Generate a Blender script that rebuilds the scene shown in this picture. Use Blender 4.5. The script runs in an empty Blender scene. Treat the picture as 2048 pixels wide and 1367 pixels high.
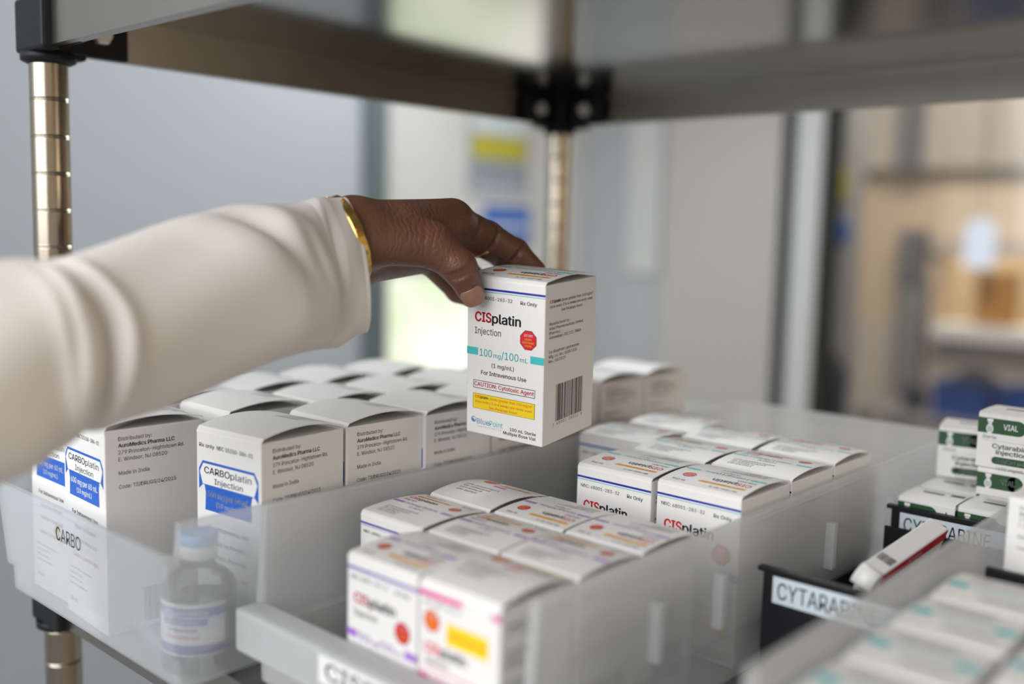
import bpy, bmesh, math, random
import numpy as np
from mathutils import Vector, Matrix
random.seed(4)
SC = bpy.context.scene
COL = SC.collection
PI = math.pi

# ---------------------------------------------------------------- camera
def unit(v):
    v = np.array(v, float); return v/np.linalg.norm(v)
YAW, PITCH, ROLL = (math.radians(a) for a in (131.925, 6.354, 1.454))
fwd = np.array([math.cos(YAW)*math.cos(PITCH), math.sin(YAW)*math.cos(PITCH), -math.sin(PITCH)])
rt = unit(np.cross(fwd, [0, 0, 1])); up = np.cross(rt, fwd)
rt2 = rt*math.cos(ROLL)+up*math.sin(ROLL); up2 = -rt*math.sin(ROLL)+up*math.cos(ROLL)
EYE = np.array([0, 0, 1.4])
cd = bpy.data.cameras.new('camera'); cam = bpy.data.objects.new('camera', cd); COL.objects.link(cam)
M4 = Matrix.Identity(4)
for i in range(3):
    M4[i][0], M4[i][1], M4[i][2], M4[i][3] = rt2[i], up2[i], -fwd[i], EYE[i]
cam.matrix_world = M4
cd.sensor_width = 36; cd.lens = 35; cd.clip_start = .02
cd.dof.use_dof = True; cd.dof.focus_distance = .628; cd.dof.aperture_fstop = 2.05
SC.camera = cam

# ---------------------------------------------------------------- world, lights, exposure
w = bpy.data.worlds.new('world'); SC.world = w; w.use_nodes = True
bg = w.node_tree.nodes['Background']; bg.inputs[0].default_value = (1, .97, .93, 1); bg.inputs[1].default_value = .27
SC.view_settings.view_transform = 'Standard'; SC.view_settings.look = 'None'
SC.view_settings.exposure = 0; SC.view_settings.gamma = 1; SC.view_settings.use_curve_mapping = False

def area(name, loc, target, size, power, col=(1, 1, 1), sy=None):
    l = bpy.data.lights.new(name, 'AREA'); l.energy = power; l.color = col
    l.shape = 'RECTANGLE'; l.size = size; l.size_y = sy or size
    o = bpy.data.objects.new(name, l); COL.objects.link(o); o.location = loc
    o.rotation_euler = (Vector(target)-Vector(loc)).to_track_quat('-Z', 'Y').to_euler()
    return o
area('front_key_light', (-.45, -1.9, 2.25), (-.4, .6, 1.25), 3.4, 94, (.96, .98, 1), 2.0)  # key light added at the front left; no window stands there
area('rear_fill_light', (-1.30, 1.70, 2.25), (-1.1, .9, .8), .8, 15, (.95, .98, 1), .5)  # lamp added well below the ceiling to brighten the rear carton tops
area('side_fill_light', (1.85, .9, 1.9), (-.3, .5, 1.2), 1.3, 19, (1, .84, .66), 1.2)  # warm fill added on the right to lift the right-hand faces
area('room_light', (-1.2, 3.3, 2.70), (-1.4, 4.2, 0), 1.4, 62, (1, .90, .78), 1.0)
area('hatch_light', (-1.5, 6.0, 2.70), (-1.5, 6.0, 0), .8, 60, (1, .86, .62), .8)

# ---------------------------------------------------------------- materials
MATS = {}
def mat(name, col, rough=.5, metal=0., spec=.5, bump=None, sss=0., noise=None, coat=0):
    if name in MATS: return MATS[name]
    m = bpy.data.materials.new(name); m.use_nodes = True; nt = m.node_tree
    b = nt.nodes['Principled BSDF']
    b.inputs['Base Color'].default_value = (*col, 1); b.inputs['Roughness'].default_value = rough
    b.inputs['Metallic'].default_value = metal; b.inputs['Specular IOR Level'].default_value = spec
    b.inputs['Coat Weight'].default_value = coat
    tc = nt.nodes.new('ShaderNodeTexCoord')
    if sss:
        b.inputs['Subsurface Weight'].default_value = sss; b.inputs['Subsurface Radius'].default_value = (1, .35, .2); b.inputs['Subsurface Scale'].default_value = .003
    if noise:   # (scale, amount, stretch)
        n = nt.nodes.new('ShaderNodeTexNoise'); n.inputs['Scale'].default_value = noise[0]; n.inputs['Detail'].default_value = 4
        mp = nt.nodes.new('ShaderNodeMapping'); mp.inputs['Scale'].default_value = noise[2] if len(noise) > 2 else (1, 1, 1)
        nt.links.new(tc.outputs['Object'], mp.inputs[0]); nt.links.new(mp.outputs[0], n.inputs['Vector'])
        r = nt.nodes.new('ShaderNodeMapRange'); a = noise[1]
        r.inputs[3].default_value = 1-a; r.inputs[4].default_value = 1+a
        mx = nt.nodes.new('ShaderNodeMix'); mx.data_type = 'RGBA'; mx.blend_type = 'MULTIPLY'; mx.inputs[0].default_value = 1
        mx.inputs[6].default_value = (*col, 1)
        nt.links.new(n.outputs[0], r.inputs[0]); nt.links.new(r.outputs[0], mx.inputs[7]); nt.links.new(mx.outputs[2], b.inputs['Base Color'])
    if bump:    # (scale, strength, distance, kind)
        if bump[3] == 'voronoi':
            n = nt.nodes.new('ShaderNodeTexVoronoi'); n.feature = 'DISTANCE_TO_EDGE'
        else:
            n = nt.nodes.new('ShaderNodeTexNoise'); n.inputs['Detail'].default_value = 5
        n.inputs['Scale'].default_value = bump[0]
        bp = nt.nodes.new('ShaderNodeBump'); bp.inputs['Strength'].default_value = bump[1]; bp.inputs['Distance'].default_value = bump[2]
        nt.links.new(tc.outputs['Object'], n.inputs['Vector'])
        nt.links.new(n.outputs['Distance' if bump[3] == 'voronoi' else 0], bp.inputs['Height']); nt.links.new(bp.outputs[0], b.inputs['Normal'])
    MATS[name] = m; return m

def milky(name, col, t, trans=.5, rough=.4):
    m = bpy.data.materials.new(name); m.use_nodes = True; nt = m.node_tree
    b = nt.nodes['Principled BSDF']; b.inputs['Base Color'].default_value = (*col, 1); b.inputs['Roughness'].default_value = rough
    out = nt.nodes['Material Output']
    tl = nt.nodes.new('ShaderNodeBsdfTranslucent'); tl.inputs[0].default_value = (*col, 1)
    tr = nt.nodes.new('ShaderNodeBsdfTransparent'); tr.inputs[0].default_value = (.97, .98, .99, 1)
    m1 = nt.nodes.new('ShaderNodeMixShader'); m1.inputs[0].default_value = trans
    m2 = nt.nodes.new('ShaderNodeMixShader'); m2.inputs[0].default_value = t
    nt.links.new(b.outputs[0], m1.inputs[1]); nt.links.new(tl.outputs[0], m1.inputs[2])
    nt.links.new(m1.outputs[0], m2.inputs[1]); nt.links.new(tr.outputs[0], m2.inputs[2]); nt.links.new(m2.outputs[0], out.inputs[0])
    MATS[name] = m; return m

def glass(name, col, rough=.0):
    m = bpy.data.materials.new(name); m.use_nodes = True; nt = m.node_tree
    out = nt.nodes['Material Output']
    tr = nt.nodes.new('ShaderNodeBsdfTransparent'); tr.inputs[0].default_value = (*col, 1)
    gl = nt.nodes.new('ShaderNodeBsdfGlossy'); gl.inputs['Roughness'].default_value = rough
    fr = nt.nodes.new('ShaderNodeFresnel'); fr.inputs[0].default_value = 1.45
    mx = nt.nodes.new('ShaderNodeMixShader')
    nt.links.new(fr.outputs[0], mx.inputs[0]); nt.links.new(tr.outputs[0], mx.inputs[1]); nt.links.new(gl.outputs[0], mx.inputs[2]); nt.links.new(mx.outputs[0], out.inputs[0])
    MATS[name] = m; return m

def emit(name, nodes_col, strength, noise=None):
    m = bpy.data.materials.new(name); m.use_nodes = True; nt = m.node_tree
    nt.nodes.remove(nt.nodes['Principled BSDF']); e = nt.nodes.new('ShaderNodeEmission')
    e.inputs[1].default_value = strength; e.inputs[0].default_value = (*nodes_col, 1)
    if noise:
        tc = nt.nodes.new('ShaderNodeTexCoord'); n = nt.nodes.new('ShaderNodeTexNoise'); n.inputs['Scale'].default_value = noise[0]
        r = nt.nodes.new('ShaderNodeValToRGB'); r.color_ramp.elements[0].color = (*noise[1], 1); r.color_ramp.elements[1].color = (*noise[2], 1)
        r.color_ramp.elements[0].position = .38; r.color_ramp.elements[1].position = .6
        nt.links.new(tc.outputs['Object'], n.inputs['Vector']); nt.links.new(n.outputs[0], r.inputs[0]); nt.links.new(r.outputs[0], e.inputs[0])
    nt.links.new(e.outputs[0], nt.nodes['Material Output'].inputs[0]); MATS[name] = m; return m

mat('card', (.80, .785, .765), .42, bump=(900, .05, .0003, 'noise'))
mat('card_inside', (.62, .55, .47), .8)
mat('ink', (.018, .016, .022), .5); mat('ink_grey', (.12, .11, .13), .5); mat('ink_lot', (.10, .10, .12), .6)
mat('red', (.68, .012, .03), .45); mat('blue', (.02, .02, .34), .45); mat('teal', (.055, .50, .52), .45)
mat('yellow', (.86, .62, .005), .45); mat('amber', (.85, .50, .03), .45); mat('purple', (.36, .17, .58), .45); mat('magenta', (.72, .03, .27), .45)
mat('green', (.012, .07, .02), .45); mat('carbo', (.012, .11, .52), .45); mat('logo', (.05, .22, .45), .45); mat('paper', (.82, .82, .80), .5)
mat('label', (.62, .70, .74), .5); mat('orange_red', (.80, .10, .02), .45)
milky('bin_plastic', (.83, .83, .825), .46, .55, .40)
milky('bin_clear', (.83, .84, .845), .58, .55, .38)
milky('bin_plastic_dense', (.82, .83, .83), .22, .5, .40)
mat('black_plastic', (.009, .009, .011), .48, spec=.28, bump=(600, .12, .0004, 'noise'))
mat('steel', (.40, .375, .335), .28, 1, bump=(40, .03, .002, 'noise'), noise=(9, .12, (1, 1, 1)))
mat('steel_mirror', (.38, .375, .36), .13, 1, noise=(14, .10))
mat('zinc', (.78, .76, .72), .42, .6)
mat('chrome', (.40, .35, .28), .24, 1)
mat('gold', (.83, .52, .15), .2, 1)
mat('skin', (.138, .056, .031), .43, sss=.12, bump=(420, .5, .0007, 'voronoi'), noise=(55, .22), spec=.5)
SKIN = MATS['skin']
mat('nail', (.30, .15, .10), .3, coat=.3)
mat('coat_cloth', (.70, .66, .62), .85, bump=(1400, .3, .0004, 'noise'), spec=.2)
mat('vial_glass', (.8, .9, .9), .05)
glass('clear_glass', (.93, .93, .92)); glass('vial_clear', (.86, .90, .89), .05)
mat('cap_blue', (.25, .50, .85), .4)

# ---------------------------------------------------------------- mesh helpers
def link(name, me, parent=None, loc=(0, 0, 0), rz=0):
    o = bpy.data.objects.new(name, me); COL.objects.link(o); o.location = loc; o.rotation_euler = (0, 0, rz)
    if parent: o.parent = parent
    return o
def tag(o, label=None, cat=None, group=None, kind=None):
    if label: o['label'] = label
    if cat: o['category'] = cat
    if group: o['group'] = group
    if kind: o['kind'] = kind
    return o
def empty(name, loc=(0, 0, 0), rz=0):
    return link(name, None, None, loc, rz)
def mesh_from(name, V, F, mats, MI=None, smooth=False):
    me = bpy.data.meshes.new(name); me.from_pydata([tuple(map(float, v)) for v in V], [], [tuple(map(int, f)) for f in F])
    for m in mats: me.materials.append(MATS[m] if isinstance(m, str) else m)
    if MI is not None: me.polygons.foreach_set('material_index', MI)
    if smooth: me.polygons.foreach_set('use_smooth', [True]*len(me.polygons))
    me.update(); return me
def finish(bm, name, mats, smooth=False):
    bmesh.ops.recalc_face_normals(bm, faces=bm.faces[:])
    me = bpy.data.meshes.new(name); bm.to_mesh(me); bm.free()
    for m in mats: me.materials.append(MATS[m])
    if smooth: me.polygons.foreach_set('use_smooth', [True]*len(me.polygons))
    return me
def add_box(bm, x0, x1, y0, y1, z0, z1, bev=0, seg=2):
    r = bmesh.ops.create_cube(bm, size=1); vs = r['verts']
    for v in vs:
        v.co = Vector(((x0+x1)/2+v.co.x*(x1-x0), (y0+y1)/2+v.co.y*(y1-y0), (z0+z1)/2+v.co.z*(z1-z0)))
    if bev:
        es = list({e for v in vs for e in v.link_edges})
        bmesh.ops.bevel(bm, geom=es, offset=bev, segments=seg, affect='EDGES', profile=.5)
def box(name, x0, x1, y0, y1, z0, z1, m, parent=None, bev=0, **k):
    bm = bmesh.new(); add_box(bm, x0, x1, y0, y1, z0, z1, bev)
    return link(name, finish(bm, name, [m]), parent, **k)
def lathe(name, prof, m, n=40, parent=None, loc=(0, 0, 0), cap=True):
    V, F = [], []
    for r, z in prof:
        for k in range(n):
            a = 2*PI*k/n; V.append((r*math.cos(a), r*math.sin(a), z))
    for i in range(len(prof)-1):
        for k in range(n):
            k2 = (k+1) % n; F.append((i*n+k, i*n+k2, (i+1)*n+k2, (i+1)*n+k))
    if cap:
        F.append(tuple(range(n-1, -1, -1))); F.append(tuple((len(prof)-1)*n+k for k in range(n)))
    me = mesh_from(name, V, F, [m], smooth=True)
    for p in me.polygons:
        if len(p.vertices) > 4: p.use_smooth = False
    o = link(name, me, parent, loc); return o

# ---------------------------------------------------------------- flat print: lettering, bars, badges
GLYPH = {}
import os
try: SANS = bpy.data.fonts.load(os.path.join(bpy.utils.system_resource('DATAFILES'), 'fonts', 'Inter.woff2'))   # ships with Blender
except Exception: SANS = None
CAPH = .509 if SANS else .682      # cap height of the lettering at size 1
def glyphs(s, bold):
    key = (s, bold)
    if key in GLYPH: return GLYPH[key]
    c = bpy.data.curves.new('lettering', 'FONT'); c.body = s; c.size = 1; c.resolution_u = 3
    if SANS: c.font = SANS
    o = bpy.data.objects.new('lettering', c); COL.objects.link(o)
    me = bpy.data.meshes.new_from_object(o)
    V = np.array([v.co[:2] for v in me.vertices]) if len(me.vertices) else np.zeros((0, 2))
    F = [tuple(p.vertices) for p in me.polygons]
    bpy.data.objects.remove(o); bpy.data.curves.remove(c); bpy.data.meshes.remove(me)
    if len(V): V[:, 0] -= V[:, 0].min()
    V = V/CAPH
    if len(V) and bold > .003:       # heavier weight: the same outline printed again a hair apart
        n0 = len(V); e = bold*2.2; sh = [(-e, 0), (e, 0), (0, e*.6), (0, -e*.6)] if bold > .009 else [(-e, 0), (e, 0)]
        V = np.concatenate([V+np.array(q) for q in sh]); F = [tuple(i+n0*k for i in f) for k in range(len(sh)) for f in F]
    GLYPH[key] = (V, F); return GLYPH[key]
class Print:
    """x to the right, y up, metres, measured from the face's top-left corner (y is negative on the face)"""
    def __init__(s): s.V, s.F, s.MI, s.m = [], [], [], []
    def mi(s, c):
        if c not in s.m: s.m.append(c)
        return s.m.index(c)
    def add(s, V, F, c, layer):
        b = len(s.V); s.V += [(x, y, layer) for x, y in V]
        s.F += [tuple(i+b for i in f) for f in F]; s.MI += [s.mi(c)]*len(F)
    def rect(s, x0, x1, y0, y1, c, layer=0, ny=6):
        V = []; F = []
        for i in range(ny+1):
            y = y0+(y1-y0)*i/ny; V += [(x0, y), (x1, y)]
        for i in range(ny): F.append((2*i, 2*i+1, 2*i+3, 2*i+2))
        s.add(V, F, c, layer)
    def poly(s, pts, c, layer=0): s.add(pts, [tuple(range(len(pts)))], c, layer)
    def disc(s, x, y, r, c, n=8, layer=0, rot=PI/8, sy=1):
        s.poly([(x+r*math.cos(rot+2*PI*k/n), y+sy*r*math.sin(rot+2*PI*k/n)) for k in range(n)], c, layer)
    def text(s, t, x, y, cap, c='ink', align='l', width=None, bold=0., layer=1, rot=False, cond=1.):
        V, F = glyphs(t, bold)
        if not len(V): return
        V = V.copy(); W = V[:, 0].max()*cap; sx = cond
        if width: sx = width/W
        V = V*cap; V[:, 0] *= sx; W *= sx
        if align == 'c': V[:, 0] -= W/2
        if align == 'r': V[:, 0] -= W
        if rot: V = -V
        s.add([(a+x, b+y) for a, b in V], F, c, layer)
    def frame(s, x0, x1, y0, y1, t, c, layer=0):
        s.rect(x0, x1, y0, y0+t, c, layer, 1); s.rect(x0, x1, y1-t, y1, c, layer, 1); s.rect(x0, x0+t, y0, y1, c, layer, 1); s.rect(x1-t, x1, y0, y1, c, layer, 1)
    def barcode(s, x0, x1, y0, y1, c='ink', seed=1):
        r = random.Random(seed); x = x0
        while x < x1:
            wd = r.choice((1, 1, 2, 3))*(x1-x0)/85; s.rect(x, min(x+wd, x1), y0, y1, c, 0, 1); x += wd+r.choice((1, 1, 2))*(x1-x0)/85
    def mesh(s, name, fn):
        V = [fn(x, y, .00006*(l+1)) for x, y, l in s.V]
        return mesh_from(name, V, s.F, s.m, s.MI)

# ---------------------------------------------------------------- cartons
def arch(y, d, a, h):       # y from 0 (front) to d
    t = min(max(y/d, 0), 1)
    return h+a*math.sin(PI*min(1, t*.94+.03))**.8
def carton_body(w, d, h):
    bm = bmesh.new(); add_box(bm, -w/2, w/2, -d/2, d/2, 0, h-.0012, .0007, 2)
    return finish(bm, 'carton_body', ['card'])
def carton_flap(w, d, h, a):
    n = 16; P = [(-d/2+.00002, h-.0026), (-d/2+.00025, h-.0010), (-d/2+.0010, h-.0001)]
    P += [(-d/2+.002+(d-.0024)*i/n, arch(.002+(d-.0024)*i/n, d, a, h)) for i in range(n+1)]
    t = .0005; V = []; F = []
    for y, z in P:
        V += [(-w/2+.0002, y, z), (w/2-.0002, y, z), (w/2-.0002, y+.0002, z-t), (-w/2+.0002, y+.0002, z-t)]
    for i in range(len(P)-1):
        a0, b0 = 4*i, 4*i+4
        for k in range(4): F.append((a0+k, a0+(k+1) % 4, b0+(k+1) % 4, b0+k))
    F.append((3, 2, 1, 0)); e = 4*(len(P)-1); F.append((e, e+1, e+2, e+3))
    me = mesh_from('top_flap', V, F, ['card', 'card_inside'])
    for p in me.polygons: p.material_index = 0
    return me

def octagon(p, x, y, r, c1='red', rot=False, sy=1, inner='amber'):
    p.disc(x, y, r*1.06, 'ink', 8, 0, sy=sy); p.disc(x, y, r, c1, 8, 1, sy=sy)
    k = -1 if rot else 1
    p.text('STOP!', x, y+k*r*.36*sy, r*.24*sy, 'paper', 'c', r*1.0, .02, 2, rot)
    for i, t in enumerate(('VERIFY', 'DRUG NAME', '& DOSE!')):
        p.text(t, x, y+k*(-.02-.32*i)*r*sy, r*.18*sy, inner, 'c', r*(.85, 1.4, .85)[i], .03, 2, rot)

def cis_front(w, h, bar, dose, lines=True):
    p = Print(); X = lambda u: u*w; Y = lambda v: -v*h
    p.rect(0, w, Y(.079), Y(.066), 'blue'); p.rect(0, w, Y(.091), Y(.0865), bar)
    p.text('NDC: 68001-283-32', X(.06), Y(.138), .0205*h, 'ink', 'l', X(.53), .006)
    p.text('Rx Only', X(.695), Y(.142), .022*h, 'ink', 'l', X(.205), .012)
    p.text('CIS', X(.11), Y(.277), .058*h, 'red', 'l', X(.215), .028)
    p.text('platin', X(.335), Y(.277), .058*h, 'ink', 'l', X(.37), .022)
    p.text('Injection', X(.105), Y(.356), .041*h, 'ink', 'l', X(.345), -.004)
    octagon(p, X(.80), Y(.352), .105*w)
    p.rect(0, X(.15), Y(.492), Y(.445), bar); p.rect(X(.83), w, Y(.492), Y(.445), bar)
    a, b, c, d_ = dose
    p.text(a, X(.175), Y(.494), .046*h, bar, 'l', X(.16), .006); p.text(b, X(.355), Y(.494), .030*h, bar, 'l', X(.095), .004)
    p.text('/'+c, X(.46), Y(.494), .046*h, bar, 'l', X(.22), .006); p.text(d_, X(.70), Y(.494), .030*h, bar, 'l', X(.10), .004)
    p.text('(1 mg/mL)', X(.48), Y(.557), .026*h, 'ink', 'c', X(.29), .008)
    p.text('For Intravenous Use', X(.49), Y(.611), .026*h, 'ink', 'c', X(.59), .012)
    p.frame(X(.09), X(.90), Y(.704), Y(.652), .0004, 'ink')
    p.text('CAUTION: Cytotoxic Agent', X(.495), Y(.689), .026*h, 'red', 'c', X(.78), .014)
    p.rect(X(.088), X(.90), Y(.836), Y(.738), 'ink', 0, 1); p.rect(X(.093), X(.895), Y(.834), Y(.740), 'yellow', 1, 1)
    p.text('CIS', X(.12), Y(.766), .016*h, 'red', 'l', X(.075), .02, 2); p.text('platin', X(.197), Y(.766), .016*h, 'ink', 'l', X(.10), .02, 2)
    p.text('doses greater than 100 mg/m\u00b2', X(.315), Y(.766), .016*h, 'red', 'l', X(.555), 0, 2)
    p.text('once every 3 to 4 weeks are rarely used.', X(.495), Y(.796), .016*h, 'red', 'c', X(.75), 0, 2)
    p.text('See Package insert.', X(.495), Y(.825), .016*h, 'red', 'c', X(.38), 0, 2)
    p.disc(X(.10), Y(.910), .033*w, 'logo', 20, 0); p.disc(X(.105), Y(.907), .020*w, 'paper', 20, 1); p.disc(X(.098), Y(.912), .013*w, 'logo', 16, 2)
    p.text('Blue', X(.145), Y(.934), .034*h, 'logo', 'l', X(.165), -.008); p.text('Point', X(.315), Y(.934), .034*h, 'teal', 'l', X(.175), -.012)
    for i, ch in enumerate('LABORATORIES'): p.text(ch, X(.155+.0285*i), Y(.953), .009*h, 'logo', 'c')
    p.text('100 mL Sterile', X(.92), Y(.938), .020*h, 'ink', 'r', X(.335), .01)
    p.text('Multiple Dose Vial', X(.92), Y(.967), .020*h, 'ink', 'r', X(.42), .01)
    return p
def cis_side(d, h):
    p = Print(); X = lambda u: u*d; Y = lambda v: -v*h; c = .0175*h
    p.text('CIS', X(.085), Y(.122), c, 'red', 'l', X(.085), .02); p.text('platin', X(.172), Y(.122), c, 'ink', 'l', X(.115), .02)
    p.text('doses greater than 100 mg/m\u00b2', X(.30), Y(.122), c, 'ink', 'l', X(.63), -.002)
    p.text('once every 3 to 4 weeks are rarely used.', X(.085), Y(.152), c, 'ink', 'l', X(.84), -.002)
    p.text('See Package insert.', X(.30), Y(.182), c, 'ink', 'l', X(.42), -.002)
    for t, v, wd in (('Manufactured by:', .256, .385), ('Intas Pharmaceuticals Limited,', .284, .66), ('Pharmez,', .312, .21), ('Ahmedabad-382 213. INDIA', .34, .62),
                     ('For BluePoint Laboratories', .428, .59), ('Mfg. Lic. No.: G/28/1336', .457, .545), ('Rev.: 06/2019', .486, .32)):
        p.text(t, X(.085), Y(v), c, 'ink', 'l', X(wd), -.002)
    q = Print(); q.barcode(X(.24), X(.77), Y(.868), Y(.635))
    for i, ch in enumerate('3 68001 28332 8'): q.text(ch, X(.20+.04*i), Y(.892), .018*h, 'ink', 'c')
    p.code = q; return p
def cis_top(w, d, bar, dose):
    p = Print(); X = lambda u: u*w; Y = lambda v: v*d
    R = dict(rot=True)
    p.text('NDC: 68001-283-32', X(.88), Y(.115), .030*d, 'ink', 'l', X(.32), .005, 1, **R)
    p.text('Rx Only', X(.26), Y(.13), .034*d, 'ink', 'l', X(.16), .005, 1, **R)
    p.rect(X(.38), X(.93), Y(.165), Y(.215), 'amber', 0, 3)
    p.text('SAFETY STICKER ENCLOSED', X(.91), Y(.205), .024*d, 'red', 'l', X(.50), .02, 1, **R)
    p.text('CIS', X(.93), Y(.335), .075*d, 'red', 'l', X(.17), .02, 1, **R); p.text('platin', X(.75), Y(.335), .075*d, 'ink', 'l', X(.27), .02, 1, **R)
    p.text('Injection', X(.93), Y(.43), .05*d, 'ink', 'l', X(.21), 0, 1, **R)
    octagon(p, X(.20), Y(.30), .075*w, 'red', True)
    p.rect(X(.02), X(.20), Y(.49), Y(.545), bar, 0, 3); p.rect(X(.80), X(.98), Y(.49), Y(.545), bar, 0, 3)
    p.text(dose[0]+dose[1]+'/'+dose[2]+dose[3], X(.78), Y(.545), .055*d, bar, 'l', X(.54), .004, 1, **R)
    p.text('(1 mg/mL)', X(.62), Y(.62), .03*d, 'ink', 'l', X(.22), .006, 1, **R)
    for i, t in enumerate(('GTIN 00368001283328', 'SN 10006814265', 'LOT PG05476', 'EXP 05/2021')):
        p.text(t, X(.86), Y(.73+.05*i), .03*d, 'ink_lot', 'l', X((.5, .42, .3, .3)[i]), .004, 1, **R)
    return p
def pink_front(w, h):
    p = Print(); X = lambda u: u*w; Y = lambda v: -v*h
    p.rect(X(.0), X(.55), Y(.075), Y(.045), 'magenta'); p.rect(X(.90), w, Y(.075), Y(.045), 'magenta')
    p.text('NDC: 68001-283-27', X(.08), Y(.115), .02*h, 'ink', 'l', X(.45), .006)
    octagon(p, X(.17), Y(.205), .10*w, 'orange_red')
    p.rect(X(.36), X(.87), Y(.305), Y(.185), 'yellow', 0, 1)
    p.text('CAUTION: Cytotoxic Agent', X(.615), Y(.255), .02*h, 'red', 'c', X(.45), .01)
    p.text('CIS', X(.08), Y(.385), .055*h, 'red', 'l', X(.20), .028); p.text('platin', X(.29), Y(.385), .055*h, 'ink', 'l', X(.32), .022)
    p.text('Injection', X(.09), Y(.445), .035*h, 'ink', 'l', X(.30))
    p.rect(X(.07), X(.92), Y(.475), Y(.468), 'magenta'); p.rect(0, X(.15), Y(.55), Y(.51), 'magenta'); p.rect(X(.83), w, Y(.55), Y(.51), 'magenta')
    p.text('50mg/50mL', X(.49), Y(.55), .045*h, 'magenta', 'c', X(.6), .006)
    p.text('For Intravenous Use', X(.49), Y(.64), .026*h, 'ink', 'c', X(.59), .012)
    return p
def pink_top(w, d):
    p = Print(); X = lambda u: u*w; Y = lambda v: v*d
    for i, t in enumerate(('GTIN: 00368001283274', 'S/N: 10006814265', 'LOT: PC05478', 'EXP: 05/2021')):
        p.text(t, X(.12+.02*i), Y(.50-.075*i), .04*d, 'ink_lot', 'l', X((.55, .45, .36, .33)[i]), .004)
    octagon(p, X(.22), Y(.86), .10*w, 'orange_red')
    p.rect(X(.42), X(.96), Y(.86), Y(.91), 'amber', 0, 3)
    p.text('CIS', X(.42), Y(.775), .05*d, 'red', 'l', X(.12), .02); p.text('platin Injection', X(.545), Y(.775), .05*d, 'ink', 'l', X(.36), .01)
    p.rect(X(.42), X(.62), Y(.66), Y(.71), 'magenta', 0, 3)
    return p
def carbo_front(w, h):
    p = Print(); X = lambda u: u*w; Y = lambda v: -v*h
    p.text('Rx only', X(.05), Y(.085), .019*h, 'ink', 'l', X(.24), .008); p.text('NDC 55150-386-01', X(.33), Y(.085), .019*h, 'ink', 'l', X(.55), .004)
    # banner: blue hexagon outline with flaring tails, white inside; solid blue block below
    p.poly([(X(.10), Y(.150)), (X(.90), Y(.150)), (X(.96), Y(.19)), (X(.96), Y(.29)), (X(.90), Y(.265)), (X(.10), Y(.265)), (X(.04), Y(.29)), (X(.04), Y(.19))], 'carbo', 0)
    p.poly([(X(.11), Y(.162)), (X(.89), Y(.162)), (X(.945), Y(.205)), (X(.90), Y(.262)), (X(.10), Y(.262)), (X(.055), Y(.205))], 'paper', 1)
    p.text('CARBO', X(.13), Y(.208), .031*h, 'ink', 'l', X(.40), .012, 2); p.text('platin', X(.54), Y(.208), .031*h, 'ink', 'l', X(.32), .004, 2)
    p.text('Injection', X(.51), Y(.252), .027*h, 'ink', 'c', X(.44), .006, 2)
    p.poly([(X(.13), Y(.265)), (X(.87), Y(.265)), (X(.85), Y(.30)), (X(.86), Y(.385)), (X(.14), Y(.385)), (X(.15), Y(.30))], 'carbo', 1)
    p.text('600 mg per 60 mL', X(.50), Y(.318), .028*h, 'paper', 'c', X(.64), .012, 2); p.text('(10 mg/mL)', X(.50), Y(.360), .024*h, 'paper', 'c', X(.36), .008, 2)
    p.text('For Intravenous Use', X(.50), Y(.475), .021*h, 'ink', 'c', X(.62), .006)
    p.text('Must be Diluted', X(.50), Y(.545), .021*h, 'carbo', 'c', X(.5), .006); p.text('Multiple-Dose Vial', X(.5), Y(.61), .021*h, 'ink_grey', 'c', X(.55), .004)
    p.text('Caution: Cytotoxic Agent', X(.5), Y(.69), .021*h, 'red', 'c', X(.62), .006)
    for i in range(4): p.text(('Each mL contains: carboplatin', 'Store at 20 to 25 C', 'Protect from light', 'Discard unused portion')[i], X(.1), Y(.76+.028*i), .013*h, 'ink_grey', 'l')
    p.text('60 mL', X(.10), Y(.93), .021*h, 'ink', 'l', X(.18), .004)
    return p
def carbo_side(d, h):
    p = Print(); X = lambda u: u*d; Y = lambda v: -v*h; c = .0185*h
    for t, v, wd, b in (('Distributed by:', .062, .33, 0), ('AuroMedics Pharma LLC', .094, .56, .018), ('279 Princeton-Hightstown Rd.', .127, .66, 0), ('E. Windsor, NJ 08520', .160, .48, 0),
                        ('Made in India', .226, .30, 0), ('Code: TS/DRUGS/24/2015', .292, .57, 0)):
        p.text(t, X(.13), Y(v), c, 'ink', 'l', X(wd), b)
    q = Print(); q.barcode(X(.36), X(.62), Y(.97), Y(.80), 'ink', 5); p.code = q
    return p
def carbo_top(w, d):
    p = Print(); X = lambda u: u*w; Y = lambda v: v*d
    for i, t in enumerate(('GTIN 00355150386010', 'SN 100483915', 'LOT CCP1803', 'EXP 08/2021')):
        p.text(t, X(.40), Y(.86-.075*i), .04*d, 'ink_lot', 'l', X((.50, .42, .34, .34)[i]), .004)
    return p
def vial_icon(p, x, y, s, layer=2):
    p.disc(x, y-.25*s, .32*s, 'paper', 14, layer, sy=1.5); p.rect(x-.18*s, x+.18*s, y+.25*s, y+.40*s, 'paper', layer, 1); p.rect(x-.26*s, x+.26*s, y+.44*s, y+.70*s, 'paper', layer, 1)
    for k in (-.15, 0, .15): p.rect(x+k*s-.03*s, x+k*s+.03*s, y-.55*s, y+.02*s, 'green', layer+1, 1)
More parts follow.
